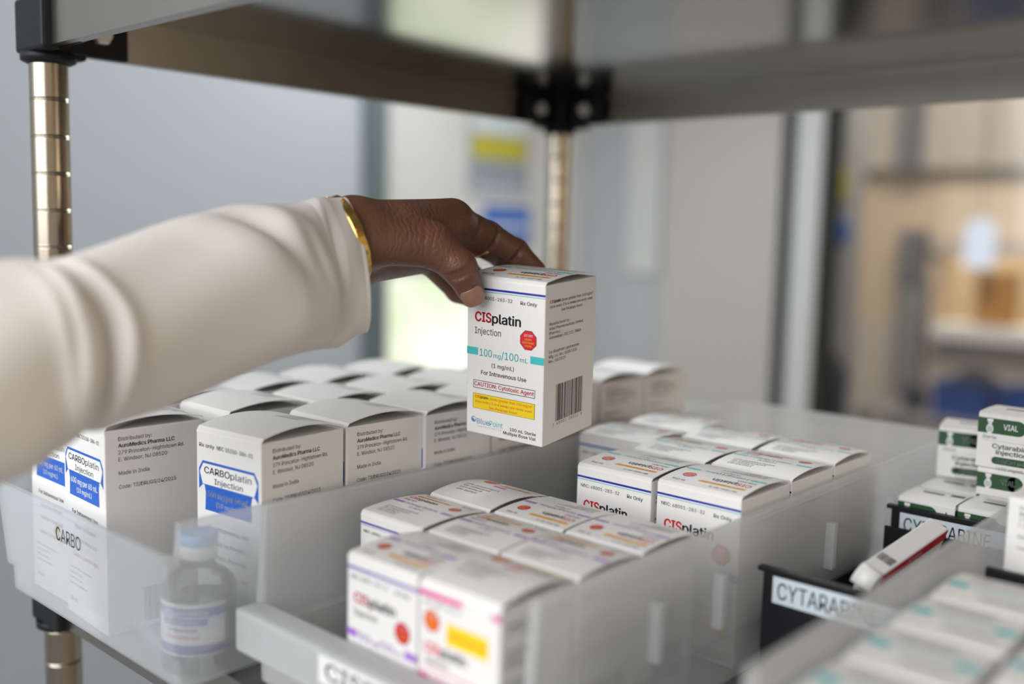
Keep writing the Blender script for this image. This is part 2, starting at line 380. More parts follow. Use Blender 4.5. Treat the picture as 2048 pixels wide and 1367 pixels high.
def cyt_front(w, h):
    p = Print(); X = lambda u: u*w; k = min(1, h/.052)
    y0, y1 = -.0035, -.0035-.0105
    p.rect(0, X(.56), y1, y0, 'green', 0, 1); p.disc(X(.56), (y0+y1)/2, .00525, 'green', 16, 0)
    vial_icon(p, X(.17), (y0+y1)/2-.0003, .0072); p.text('VIAL', X(.36), y1+.0035, .0038, 'paper', 'l', X(.2), .01)
    p.poly([(X(.80), y1+.003), (X(.845), y1+.0085), (X(.86), y1+.009), (X(.90), y1+.003), (X(.875), y1+.003), (X(.85), y1+.0065), (X(.825), y1+.003)], 'ink_grey', 0)
    p.text('Hospira', X(.70), y1-.0005, .0022, 'ink_grey', 'l', X(.26), .004)
    p.text('Sterile', X(.08), y1-.005*k, .0022, 'ink', 'l'); p.rect(X(.08), X(.95), y1-.0068*k, y1-.0066*k, 'ink_grey', 0, 1)
    p.text('Cytarabine', X(.5), y1-.0135*k, .0042*k, 'ink', 'c', X(.55), .02); p.text('injection', X(.5), y1-.0190*k, .0042*k, 'ink', 'c', X(.44), .02)
    p.rect(X(.28), X(.72), y1-.0285*k, y1-.0215*k, 'green', 0, 1); p.disc(X(.28), y1-.025*k, .0035*k, 'green', 14, 0); p.disc(X(.72), y1-.025*k, .0035*k, 'green', 14, 0)
    p.text('2 g/20 mL', X(.5), y1-.0266*k, .0034*k, 'paper', 'c', X(.42), .012, 2)
    p.text('(100 mg/mL)', X(.5), y1-.0335*k, .0028*k, 'ink_grey', 'c', X(.40))
    return p
def cyt_strip(w, h):
    p = Print(); p.rect(0, .56*w, -.0145, -.004, 'green', 0, 1); p.disc(.56*w, -.00925, .00525, 'green', 16, 0)
    vial_icon(p, .17*w, -.0094, .0072); p.text('VIAL', .36*w, -.0108, .0036, 'paper', 'l', .2*w, .01); return p
def cyt_side(d, h):
    p = Print()
    p.rect(0, d, -.014, -.0035, 'green', 0, 1); vial_icon(p, .17*d, -.009, .0072)
    for i in range(5): p.text('Each mL contains cytarabine 100 mg', .06*d, -.022-.004*i, .0016, 'ink_grey', 'l', .8*d)
    return p
def cyt_top(w, d):
    p = Print(); X = lambda u: u*w; Y = lambda v: v*d
    p.rect(X(.25), X(.62), Y(.50), Y(.62), 'green', 0, 3); p.rect(X(.72), X(.96), Y(.55), Y(.72), 'green', 0, 3)
    p.text('Cytarabine injection', X(.2), Y(.72), .05*d, 'ink', 'l', X(.5), .01)
    return p
def mint_top(w, d):
    p = Print(); X = lambda u: u*w; Y = lambda v: v*d
    p.rect(X(.03), X(.22), Y(.42), Y(.58), 'teal', 0, 3); p.rect(X(.78), X(.97), Y(.42), Y(.58), 'teal', 0, 3)
    p.text('100mg/100mL', X(.76), Y(.56), .09*d, 'teal', 'l', X(.5), .006, 1, True)
    p.text('CISplatin', X(.9), Y(.30), .09*d, 'ink_grey', 'l', X(.5), .01, 1, True)
    for i in range(4): p.text('LOT PG05476 EXP 05/2021', X(.16), Y(.70+.06*i), .035*d, 'ink_lot', 'l', X(.55))
    return p

KIND = {}
def kind(name, w, d, h, a, front, side, top, back=None):
    A = lambda x, y, l: (x-w/2, -d/2+y, arch(y, d, a, h)+l)
    parts = [('top_flap', carton_flap(w, d, h, a))]
    if front: parts.append(('front_print', front.mesh('front_print', lambda x, y, l: (x-w/2, -d/2-l, h+y))))
    if side:
        fs = lambda x, y, l: (w/2+l, -d/2+x, h+y)
        parts.append(('side_print', side.mesh('side_print', fs)))
        if hasattr(side, 'code'): parts.append(('barcode_print', side.code.mesh('barcode_print', fs)))
    tops = {}
    if top:
        tops[0] = top.mesh('top_print', A)
        tops[1] = top.mesh('top_print', lambda x, y, l: A(w-x, d-y, l))
    KIND[name] = dict(body=carton_body(w, d, h), parts=parts, tops=tops, dims=(w, d, h))
TEAL_D = ('100', 'mg', '100', 'mL'); PUR_D = ('50', 'mg', '50', 'mL')
kind('teal', .058, .060, .1025, .0034, cis_front(.058, .1025, 'teal', TEAL_D), cis_side(.060, .1025), cis_top(.058, .060, 'teal', TEAL_D))
kind('held', .0590, .0611, .1025, .0030, cis_front(.0590, .1025, 'teal', TEAL_D), cis_side(.0611, .1025), cis_top(.0590, .0611, 'teal', TEAL_D))
kind('purple', .0525, .052, .087, .0026, cis_front(.0525, .087, 'purple', PUR_D), cis_side(.052, .087), cis_top(.0525, .052, 'purple', PUR_D))
kind('pink', .0525, .052, .087, .0040, pink_front(.0525, .087), cis_side(.052, .087), pink_top(.0525, .052))
kind('carbo', .061, .0645, .1285, .0052, carbo_front(.061, .1285), carbo_side(.0645, .1285), carbo_top(.061, .0645))
kind('cyt', .038, .038, .0778, .0008, cyt_front(.038, .0778), cyt_side(.038, .0778), cyt_top(.038, .038))
kind('cyt_wide', .046, .040, .038, .0006, cyt_front(.046, .038), cyt_strip(.040, .038), cyt_top(.046, .040))
kind('cyt_flat', .044, .040, .0202, .0004, cyt_strip(.044, .0202), None, cyt_top(.044, .040))
kind('mint', .046, .046, .088, .0015, None, cis_side(.046, .088), mint_top(.046, .046))
kind('plain', .045, .045, .095, .001, carbo_side(.045, .095), carbo_side(.045, .095), None)

def put(k, loc, rz=0, label='', group=None, flip=0):
    K = KIND[k]; o = link('medicine_carton', K['body'], None, loc, rz)
    tag(o, label, 'carton', group)
    for n, me in K['parts']: link(n, me, o)
    if K['tops']: link('top_print', K['tops'][flip], o)
    return o
ORD = ('first', 'second', 'third', 'fourth', 'fifth', 'sixth', 'seventh', 'eighth')

# ---------------------------------------------------------------- the setting
mat('wall_paint', (.375, .415, .455), .6, noise=(2, .03)); mat('wall_white', (.36, .38, .40), .45); mat('floor_vinyl', (.33, .33, .34), .45, noise=(3, .1))
mat('door_paint', (.60, .61, .60), .45); mat('steel_dark', (.10, .13, .14), .5); mat('gasket', (.008, .012, .01), .6); mat('cabinet_taupe', (.40, .38, .355), .5)
mat('tan', (.62, .50, .37), .7); mat('tan_light', (.72, .60, .45), .7); mat('taupe_wall', (.46, .42, .38), .7); mat('grey_light', (.48, .49, .49), .4); mat('grey_pale', (.34, .35, .36), .6); mat('grey_mid', (.22, .22, .225), .7); mat('taupe_light', (.56, .50, .45), .7); mat('grey_column', (.14, .145, .16), .7)
mat('ceil', (.8, .8, .8), .8); mat('white_gloss', (.75, .76, .78), .3); mat('plate_yellow', (.50, .45, .04), .5); mat('sign_grey', (.28, .33, .37), .5); mat('plate_blue', (.03, .13, .50), .5)
mat('crate_blue', (.015, .06, .28), .45); mat('leaf_green', (.10, .22, .02), .6); mat('wood_orange', (.50, .24, .05), .5); emit('lamp_white', (.80, .86, 1), 1.05); mat('dark_cloth', (.04, .04, .06), .9)
emit('daylight_pane', (.75, .83, .66), 1.3, (3.0, (.66, .76, .52), (1.0, 1.0, .88)))
def S(o): o['kind'] = 'structure'; return o
S(box('floor', -4, 2.5, -2.5, 7.5, -.05, 0, 'floor_vinyl'))
S(box('ceiling', -4, 2.5, .0, 7.5, 2.75, 2.8, 'ceil'))
S(box('wall_left', -2.05, -1.95, -2.5, 1.60, 0, 2.75, 'wall_paint'))
S(box('trim_1', -2.02, -1.925, 1.60, 1.665, 0, 2.75, 'steel_dark', bev=.004))
d1 = S(box('door_1', -2.02, -1.965, 1.665, 2.50, 0, 2.75, 'door_paint'))
S(box('window_1', -1.965, -1.955, 1.69, 2.27, 1.00, 1.275, 'daylight_pane', bev=.002))
for a in ((1.675, 2.285, 1.275, 1.295), (1.675, 2.285, .985, 1.0), (1.675, 1.69, 1.0, 1.275), (2.27, 2.285, 1.0, 1.275)):
    link('window_frame', box('x', -1.965, -1.950, a[0], a[1], a[2], a[3], 'door_paint').data, bpy.data.objects['window_1'])
    bpy.data.objects.remove(bpy.data.objects['x'])
# back wall: pale panel, cabinet front, glazed partition
S(box('wall_back', -2.02, -1.62, 2.50, 2.58, 0, 2.75, 'wall_white'))
S(box('reflection_strip', -1.78, -1.66, 2.485, 2.50, 1.28, 2.2, 'grey_light', bev=.003))  # lighter strip added as the reflection on this panel
S(box('door_2', -1.635, -1.265, 2.47, 2.55, 0, 2.75, 'cabinet_taupe', bev=.004))
S(box('trim_3', -1.265, -1.222, 2.46, 2.56, .93, 2.75, 'gasket'))
S(box('trim_4', -1.222, -1.150, 2.45, 2.55, 0, 2.75, 'grey_light', bev=.006))
S(box('trim_5', -1.150, -1.122, 2.46, 2.52, .92, 2.75, 'gasket'))
S(box('window_2', -1.122, 2.0, 2.50, 2.506, .25, 2.75, 'clear_glass'))
S(box('trim_6', -1.122, 2.0, 2.47, 2.53, 0, .25, 'white_gloss', bev=.004))
S(box('wall_far', -4, -1.57, 4.60, 4.70, 0, 1.02, 'taupe_light'))
S(box('wall_far.001', -1.57, 2.0, 4.60, 4.70, 0, 1.02, 'taupe_wall'))
S(box('wall_far.002', -1.57, 2.0, 4.60, 4.70, 1.38, 1.72, 'tan_light'))
S(box('wall_far.003', -4, -1.57, 4.60, 4.70, 1.02, 1.72, 'tan'))
S(box('trim_7', -1.56, 2.0, 4.50, 4.72, .975, 1.045, 'white_gloss', bev=.008))
S(box('trim_8', -4, 2.0, 4.50, 4.70, 1.72, 2.75, 'taupe_wall'))
S(box('trim_9', -1.60, 2.0, 4.56, 4.60, 1.35, 1.41, 'taupe_wall'))
S(box('trim_10', -1.735, -1.64, 4.44, 4.50, 1.715, 2.75, 'grey_column'))
S(box('trim_11', -1.715, -1.60, 4.50, 4.60, 0, 1.22, 'grey_mid'))
S(box('trim_12', -1.715, -1.62, 4.48, 4.60, 1.22, 1.45, 'grey_column'))
S(box('wall_hatch', -3, 2.0, 6.6, 6.7, 0, 2.75, 'tan_light'))
S(box('wall_right', 2.0, 2.1, -2.5, 7.5, 0, 2.75, 'tan'))
S(box('reflection_pillar', -1.475, -1.385, 3.20, 3.29, 0, 2.75, 'grey_pale'))  # pillar added in place of a grey-blue reflection in the glass

# ---------------------------------------------------------------- steel shelf unit
rack = tag(empty('storage_shelf', (-.7167, .3086, 0)), 'stainless steel shelf unit with grooved round posts and black corner blocks', 'shelf')
PX0, PX1, PY0, PY1 = 0, 1.25, 0, .5597
def post(x, y):
    prof = [(.0127, .06)]; z = .06
    while z < 1.95:
        z2 = z+.0254
        prof += [(.0127, z2-.0016), (.0127, z2-.0006), (.0127, z2-.0006), (.01295, z2-.0001), (.01295, z2+.0001), (.0127, z2+.0006), (.0127, z2+.0006), (.0127, z2+.0016)]; z = z2
    o = lathe('post', prof, 'chrome', 32, rack, (x, y, 0))
    lathe('foot', [(.016, 0), (.018, .012), (.018, .05), (.014, .062)], 'black_plastic', 20, o)
    lathe('top_cap', [(.0132, z), (.0132, z+.006), (.008, z+.012)], 'black_plastic', 20, o)
    return o
for x, y in ((0, 0), (0, PY1), (PX1, 0), (PX1, PY1)): post(x, y)
def pan(z_top, m):          # folded stainless pan: sheet with down-turned edges and an inward return lip
    e = .0106; x0, x1, y0, y1 = -e, PX1+e, -e, PY1+e; t = .0016; zb = z_top-.0335; c = .030; l = .009; zt_ = z_top-.0015
    box('shelf_panel', x0, x1, y0, y1, zt_, z_top, m, rack)
    for bx in ((x0+c, x1-c, y0, y0+t, y0+t, y0+l, 0), (x0+c, x1-c, y1-t, y1, y1-l, y1-t, 0), (x0, x0+t, y0+c, y1-c, x0+t, x0+l, 1), (x1-t, x1, y0+c, y1-c, x1-l, x1-t, 1)):
        bm = bmesh.new(); add_box(bm, *bx[:4], zb, zt_)
        if bx[6] == 0: add_box(bm, bx[0], bx[1], bx[4], bx[5], zb, zb+t)
        else: add_box(bm, bx[4], bx[5], bx[2], bx[3], zb, zb+t)
        link('edge_beam', finish(bm, 'edge_beam', ['steel']), rack)
for zt in (1.5495, 1.1450): pan(zt, 'steel_mirror')
def bracket(cx, cy, sx, sy, z_top):
    bm = bmesh.new(); zb = z_top-.0365
    R_ = lambda c, k, p, q: sorted((c+k*p, c+k*q))
    add_box(bm, *R_(cx, sx, -.0145, .030), *R_(cy, sy, -.0168, -.0040), zb, z_top-.0002, .0025)
    add_box(bm, *R_(cx, sx, -.0168, -.0040), *R_(cy, sy, -.0145, .030), zb, z_top-.0002, .0025)
    add_box(bm, *R_(cx, sx, -.0150, .0130), *R_(cy, sy, -.0150, .0130), zb, z_top-.0006, .0025)
    add_box(bm, *R_(cx, sx, .010, .058), *R_(cy, sy, -.0052, .0015), zb+.003, z_top-.003, .0015)
    add_box(bm, *R_(cx, sx, -.0052, .0015), *R_(cy, sy, .010, .058), zb+.003, z_top-.003, .0015)
    o = link('corner_block', finish(bm, 'corner_block', ['black_plastic']), rack)
    lathe('collar', [(.0150, zb-.006), (.0180, zb-.0045), (.0180, zb+.001)], 'black_plastic', 28, o, (cx, cy, 0))
    for k in range(2):
        bmb = bmesh.new(); bmesh.ops.create_cone(bmb, cap_ends=True, segments=6, radius1=.0072, radius2=.0072, depth=.006)
        bmesh.ops.bevel(bmb, geom=bmb.edges[:], offset=.0006, segments=1, affect='EDGES')
        me = finish(bmb, 'bolt', ['zinc'])
        b = link('bolt', me, o)
        if k == 0: b.location = (cx+sx*.037, cy+sy*.0040, zb+.019); b.rotation_euler = (PI/2, 0, 0)
        else: b.location = (cx+sx*.0040, cy+sy*.037, zb+.019); b.rotation_euler = (0, PI/2, 0)
for zt in (1.5495, 1.1450):
    for x, y, sx, sy in ((0, 0, 1, 1), (0, PY1, 1, -1), (PX1, 0, -1, 1), (PX1, PY1, -1, -1)): bracket(x, y, sx, sy, zt)

# ---------------------------------------------------------------- translucent bins
def perim(x0, x1, y0, y1, r, ins, zf, n=4, step=.012):
    """points round a rounded rectangle, each with (x, y, z); zf(tag) gives the height, tag in front / side / back"""
    x0 += ins; x1 -= ins; y0 += ins; y1 -= ins; r = max(r-ins, .001); P = []
    def arc(cx, cy, a0, tg):
        for k in range(n+1):
            a = a0+PI/2*k/n; P.append((cx+r*math.cos(a), cy+r*math.sin(a), zf(tg)))
    arc(x1-r, y1-r, 0, 'back'); arc(x0+r, y1-r, PI/2, 'back')
    P.append((x0, y0+r+step, zf('side'))); P.append((x0, y0+r+step*.35, zf('front')))
    arc(x0+r, y0+r, PI, 'front'); arc(x1-r, y0+r, 1.5*PI, 'front')
    P.append((x1, y0+r+step*.35, zf('front'))); P.append((x1, y0+r+step, zf('side')))
    return P
def bin_mesh(x0, x1, y0, y1, zb, zfront, zside, zback, taper, front_taper=.0, th=.0018, lip=.0030, ledge=None, r=.008, step=.012, mname='bin_plastic'):
    top = lambda dz: (lambda t: {'front': zfront, 'side': zside, 'back': zback}[t]+dz)
    flat = lambda z: (lambda t: z)
    def ring(f, out, zf):      # f: 0 bottom .. 1 top
        k = taper*(1-f); kf = front_taper*(1-f)
        pts = perim(x0+k, x1-k, y0+kf, y1-k, r, -out, zf, step=step); return pts
    R = [ring(0, -.003, flat(zb)), ring(0, 0, flat(zb+.003))]
    if ledge:
        f = (ledge-zb)/(zside-zb); R += [ring(f*.3, 0, flat(ledge-.002)), ring(f+.25, 0, flat(ledge+.0008))]
    R += [ring(1, 0, top(-.005)), ring(1, lip, top(-.0035)), ring(1, lip, top(-.0008)), ring(1, lip-.0008, top(0)), ring(1, -th+.0006, top(0)), ring(1, -th, top(-.001))]
    if ledge:
        R += [ring(f+.25, -th, flat(ledge+.002)), ring(f*.3, -th, flat(ledge-.001))]
    R += [ring(0, -th, flat(zb+.004)), ring(0, -th-.0008, flat(zb+th))]
    n = len(R[0]); V = [p for q in R for p in q]; F = []
    for i in range(len(R)-1):
        for k in range(n): F.append((i*n+k, i*n+(k+1) % n, (i+1)*n+(k+1) % n, (i+1)*n+k))
    F.append(tuple(range(n-1, -1, -1))); F.append(tuple((len(R)-1)*n+k for k in range(n)))
    me = mesh_from('bin', V, F, [mname]); bm = bmesh.new(); bm.from_mesh(me); bmesh.ops.recalc_face_normals(bm, faces=bm.faces[:]); bm.to_mesh(me); bm.free()
    return me
def plate(name, p, fn, parent): return link(name, p.mesh(name, fn), parent)

# left bin
b1 = link('storage_bin', bin_mesh(-.6985, -.4715, .258, .815, 1.1455, 1.2255, 1.2425, 1.2425, .004, .008, ledge=1.166, step=.002, r=.004, mname='bin_clear'))
tag(b1, 'clear plastic bin at the shelf corner lettered CARBO on its front', 'bin')
p = Print(); p.text('CARBO', 0, 0, .0084, 'ink', 'l', .0335)
plate('bin_lettering', p, lambda x, y, l: (-.6075+x, .2588-l, 1.2035+y), b1)
mat('torn_paper', (.42, .36, .28), .7)
p = Print(); p.poly([(0, .003), (.003, .007), (.0085, .0085), (.0075, .006), (.0060, .003), (.0062, -.001), (.004, -.0005)], 'torn_paper')
plate('torn_sticker', p, lambda x, y, l: (-.6105+x, .2589-l, 1.2050+y), b1)
# middle bin
b2 = link('storage_bin', bin_mesh(-.4620, -.2640, .300, .845, 1.1455, 1.1890, 1.2445, 1.2445, .004, .004, ledge=1.178, step=.006, r=.006))
tag(b2, 'clear plastic bin in the middle of the shelf with low front and label holder', 'bin')
bm = bmesh.new(); add_box(bm, -.4635, -.2625, .2932, .3105, 1.1660, 1.1905, .002)
lipo = link('label_holder', finish(bm, 'label_holder', ['bin_plastic_dense']), b2)
p = Print(); p.rect(0, .110, -.0150, 0, 'paper', 0, 1); p.text('CISPLATIN', .006, -.0115, .0085, 'ink_grey', 'l', .088, .01)
plate('paper_label', p, lambda x, y, l: (-.3880+x, .2931-l, 1.1882+y), lipo)
for y in (.402, .463, .602, .70, .79): box('wall_rib', -.2655, -.2590, y, y+.006, 1.188, 1.219, 'bin_plastic', b2, .001)
for y in (.402, .55): box('wall_rib', -.4655, -.4625, y, y+.006, 1.19, 1.219, 'bin_plastic', b2, .001)
# right bin
b3 = link('storage_bin', bin_mesh(-.1610, .045, .300, .845, 1.1455, 1.205, 1.2475, 1.2475, .004, .004, ledge=1.178, step=.006, r=.006))
tag(b3, 'clear plastic bin nearest the camera holding white cartons with teal marks', 'bin')

# black divider bins between the middle and the right bin
def black_bin(y0, y1, label):
    x0, x1, zb, zf = -.2515, -.1690, 1.1455, 1.2185
    bm = bmesh.new(); t = .002
    add_box(bm, x0, x1, y0, y0+t, zb, zf); add_box(bm, x0, x1, y1-t, y1, zb, zf-.012)
    add_box(bm, x0, x0+t, y0+t, y1-t, zb, zf-.030); add_box(bm, x1-t, x1, y0+t, y1-t, zb, zf-.030); add_box(bm, x0+t, x1-t, y0+t, y1-t, zb, zb+t)
    add_box(bm, x0-.003, x1+.002, y0-.0015, y0+.0035, zf-.002, zf+.0005)
    o = link('divider_bin', finish(bm, 'divider_bin', ['black_plastic'])); tag(o, label, 'bin', None)
    p = Print(); p.rect(0, .074, -.0150, 0, 'label', 0, 1); p.text('CYTARABINE', .003, -.0122, .0092, 'ink', 'l', .056, .004)
    plate('bin_label', p, lambda x, y, l: (x0+.006+x, y0-.0002-l, zf-.0035+y), o)
    return o
black_bin(.494, .668, 'black open bin with a CYTARABINE label, nearer the camera, red striped carton inside')
black_bin(.677, .845, 'black open bin with a CYTARABINE label, further back, full of green striped cartons')

# ---------------------------------------------------------------- cartons in the left bin
zc = 1.1478
G1 = 'white cartons with a blue banner in the left bin'
colC = [(.319, -.478), (.3885, -.486), (.453, -.483), (.5195, -.484), (.590, -.490), (.6635, -.495), (.730, -.495)]
for i, (y, xr) in enumerate(colC):
    put('carbo', (xr-.0305-(.005 if i == 0 else 0), y+.03225, zc), (.09 if i == 0 else 0), 'blue banner carton in the column beside the middle bin, %s from the front' % ORD[i], G1)
colB = [(.2735, -.568), (.354, -.566), (.4205, -.5535), (.487, -.5525), (.554, -.5545), (.620, -.556)]
for i, (y, xr) in enumerate(colB):
    put('carbo', (xr-.0305, y+.03225, zc), (-.04 if i == 0 else .0), 'blue banner carton in the middle column of the left bin, %s from the front' % ORD[i], G1)
colA = [(.2790, -.6305), (.346, -.6303), (.4125, -.6300), (.479, -.6295), (.546, -.628)]
for i, (y, xr) in enumerate(colA):
    put('carbo', (xr-.0305, y+.03225, zc), 0, 'blue banner carton in the outermost column of the left bin, %s from the front' % ORD[i], G1)
# ---------------------------------------------------------------- cartons in the middle bin
G2 = 'white cartons with teal bars in the middle bin'
for i, (x, y, fl, lb) in enumerate((
        (-.363, .5035, 0, 'teal barred carton directly behind the purple ones, left of its twin, facing the camera'),
        (-.3025, .5060, 0, 'teal barred carton at the right wall of the middle bin, frontmost of its column'),
        (-.3025, .5680, 1, 'teal barred carton at the right wall of the middle bin, second of its column'),
        (-.3025, .6300, 1, 'teal barred carton at the right wall of the middle bin, last of its column'),
        (-.3635, .5655, 1, 'teal barred carton in the middle column, second behind the purple cartons'),
        (-.3640, .6280, 1, 'teal barred carton in the middle column, third behind the purple cartons'),
        (-.4240, .5830, 1, 'shaded teal barred carton at the left wall of the middle bin, below the held box'),
        (-.4240, .6450, 1, 'teal barred carton at the left wall of the middle bin, rearmost'))):
    put('teal', (x, y+.03, zc), random.uniform(-.008, .008), lb, G2, fl)
G3 = 'white cartons with purple bars in the middle bin'
for x, y, fl, lb in (
        (-.3640, .3130, 0, 'purple barred carton in the front row of the middle bin, left of the pink one'),
        (-.4185, .3660, 1, 'purple barred carton in the second row of the middle bin, next to its left wall'),
        (-.3620, .3665, 1, 'purple barred carton in the second row of the middle bin, centre'),
        (-.3085, .3668, 1, 'purple barred carton in the second row of the middle bin, next to its right wall'),
        (-.3625, .4200, 0, 'purple barred carton in the third row of the middle bin, centre'),
        (-.3085, .4200, 0, 'purple barred carton in the third row of the middle bin, next to its right wall')):
    put('purple', (x, y+.026, zc), random.uniform(-.012, .012), lb, G3, fl)
put('pink', (-.3095, .3125+.026, zc), 0, 'magenta barred carton with yellow panel at the front right of the middle bin')
put('pink', (-.4170, .4195+.026, zc+.0), -.02, 'magenta printed carton with lifted lid next to the left wall of the middle bin')
for n, (o) in enumerate([o for o in COL.objects if o.get('label', '').startswith('magenta')]): o['group'] = 'white cartons with magenta bars'

# ---------------------------------------------------------------- cytarabine cartons, red carton
G4 = 'white cartons with green bands in the black bin'
zk = 1.1476
put('cyt', (-.2300, .700, zk), 0, 'green banded carton right behind the rear CYTARABINE label, left one', G4)
put('cyt', (-.1908, .702, zk), -.02, 'green banded carton right behind the rear CYTARABINE label, right one', G4)
put('cyt', (-.2300, .741, zk), 0, 'green banded carton in the second row of the black bin, left one', G4)
put('cyt', (-.1906, .743, zk), 0, 'green banded carton in the second row of the black bin, right one', G4)
put('cyt', (-.2300, .783, zk), 0, 'green banded carton in the last row of the black bin, left one', G4)
put('cyt', (-.1906, .785, zk), 0, 'green banded carton in the last row of the black bin, right one', G4)
put('cyt_flat', (-.1900, .745, zk+.0782), 0, 'flat green banded carton lying under the highest carton of the stack', G4)
put('cyt_wide', (-.1900, .742, zk+.0988), 0, 'wide green banded carton stacked highest on top of the others, lettering facing out', G4)
put('cyt_wide', (-.2320, .782, zk+.0784), .20, 'turned green banded carton on the stack beside the highest one', G4)
# tilted carton with a red band
bm = bmesh.new(); add_box(bm, -.0062, .0062, -.041, .041, -.060, 0, .0009)
rc = link('tilted_carton', finish(bm, 'tilted_carton', ['card'])); tag(rc, 'white carton with a red band leaning in the front black bin', 'carton')
wx, ly_ = unit((.9327, -.0311, -.3593)), unit((.0877, .9877, .1295)); nz_ = unit(np.cross(wx, ly_)); wx = np.cross(ly_, nz_)
Mt = Matrix.Identity(4)
for i in range(3): Mt[i][0], Mt[i][1], Mt[i][2] = wx[i], ly_[i], nz_[i]
Mt.translation = Vector((-.2017, .5722, 1.2255)); rc.matrix_world = Mt
p = Print(); p.rect(0, .081, -.0075, 0, 'red', 0, 1); p.text('10 vials', .040, -.0056, .0036, 'paper', 'c', .017)
plate('red_band', p, lambda x, y, l: (.0062+l, -.0405+x, -.0006+y), rc)
p = Print(); p.barcode(0, .0095, -.0085, 0, 'ink', 3)
plate('barcode_print', p, lambda x, y, l: (-.0048+x, -.0215+y, l), rc)
n = 10; V = []; F = []
for i in range(n+1):
    a_ = PI*.5*i/n; V += [(-.0060, -.041-.009*math.sin(a_), -.0001-.009*(1-math.cos(a_))), (.0060, -.041-.009*math.sin(a_), -.0001-.009*(1-math.cos(a_)))]
for i in range(n): F.append((2*i, 2*i+1, 2*i+3, 2*i+2))
fl = link('end_flap', mesh_from('end_flap', V, F, ['card'], smooth=True), rc)
md = fl.modifiers.new('thickness', 'SOLIDIFY'); md.thickness = .0005

# ---------------------------------------------------------------- right bin
G5 = 'white cartons with teal marks in the right bin'
for i, y in enumerate((.322, .370, .418, .466)):
    put('mint', (-.1300, y+.023, 1.1478), .0, 'white teal marked carton beside the right bin\'s left wall, %s from the front' % ORD[i], G5)
for i, y in enumerate((.340, .388, .436, .484)):
    put('mint', (-.0800, y+.023, 1.1478), .0, 'white carton in the outer column of the right bin, %s from the front' % ORD[i], G5)
dv = box('bin_divider', -.1560, .035, .560, .564, 1.1478, 1.2265, 'black_plastic', None, .0008); tag(dv, 'black upright divider across the right bin behind the teal marked cartons', 'divider')
put('plain', (-.1270, .592, 1.1700), 0, 'white carton with fine print behind the black divider of the right bin')

# ---------------------------------------------------------------- vial in the left bin
vl = tag(empty('medicine_vial', (-.4988, .2925, 1.1474)), 'clear glass vial with pale blue cap and blue lettered label', 'vial')
R = .0208
gl = lathe('glass_body', [(.017, 0), (.0198, .001), (R, .004), (R, .046), (.0195, .051), (.0150, .0555), (.0098, .0585), (.0090, .061), (.0090, .066)], 'vial_clear', 48, vl)
lathe('liquid', [(.016, .0012), (R-.0014, .0045), (R-.0014, .040)], 'vial_clear', 40, vl)
lathe('crimp_ring', [(.0098, .064), (.0105, .0645), (.0105, .0715), (.0098, .072)], 'paper', 40, vl)
lathe('cap', [(.0100, .0718), (.0108, .0725), (.0108, .0775), (.0098, .0785)], 'cap_blue', 40, vl)
p = Print(); L = 2.4*R
for k in range(24):
    a, b = L*k/24, L*(k+1)/24
    p.rect(a, b, -.030, 0, 'paper', 0, 1)
    p.rect(a, b, -.0075, -.0025, 'carbo', 1, 1)
    if 5 < k < 19: p.rect(a, b, -.0125, -.0083, 'carbo', 1, 1)
    p.rect(a, b, -.029, -.0235, 'blue', 1, 1)
p.text('CARBOplatin Injection', L/2, -.0066, .003, 'paper', 'c', L*.6, .01, 2); p.text('600 mg per 60 mL', L/2, -.0118, .003, 'paper', 'c', L*.42, .01, 2)
p.text('For Intravenous Use', L/2, -.0160, .0022, 'ink', 'c', L*.35, .01, 2); p.text('Caution: Cytotoxic Agent', L/2, -.0200, .0022, 'red', 'c', L*.4, .01, 2)
am = -PI/2+.55
plate('vial_label', p, lambda x, y, l: ((R+.0001+l)*math.cos(am+(x-L/2)/R), (R+.0001+l)*math.sin(am+(x-L/2)/R), .043+y), vl)

J = dict(
    wa=(-0.4763, 0.3839, 1.4017),
    wb=(-0.473, 0.3813, 1.3915),
    wc=(-0.4886, 0.394, 1.3801),
    wd=(-0.4945, 0.3986, 1.3924),
    f1=(-0.4744, 0.3257, 1.3804),
    f2=(-0.4882, 0.3351, 1.3726),
    imc=(-0.4647, 0.4558, 1.4057),
    ipp=(-0.4656, 0.4915, 1.3965),
    idp=(-0.4564, 0.5104, 1.3864),
    itp=(-0.4476, 0.5218, 1.3736),
    mmc=(-0.4769, 0.4712, 1.4013),
    mpp=(-0.485, 0.5249, 1.3837),
    mdp=(-0.4742, 0.5376, 1.3679),
    mtp=(-0.465, 0.5385, 1.3548),
    rmc=(-0.4962, 0.4784, 1.3932),
    rpp=(-0.5008, 0.5134, 1.3652),
    rdp=(-0.4851, 0.5206, 1.3559),
    rtp=(-0.4726, 0.523, 1.3512),
    pmc=(-0.5072, 0.4735, 1.3809),
    ppp=(-0.5037, 0.5013, 1.3564),
    pdp=(-0.489, 0.5069, 1.3507),
    ptp=(-0.4754, 0.508, 1.3488),
    tcm=(-0.4636, 0.39, 1.3931),
    tmc=(-0.4458, 0.4218, 1.3902),
    tip=(-0.4333, 0.4318, 1.3775),
    ttp=(-0.4328, 0.4422, 1.3628),
    web1=(-0.4604, 0.414, 1.3983),
    web2=(-0.4635, 0.4467, 1.401),
)
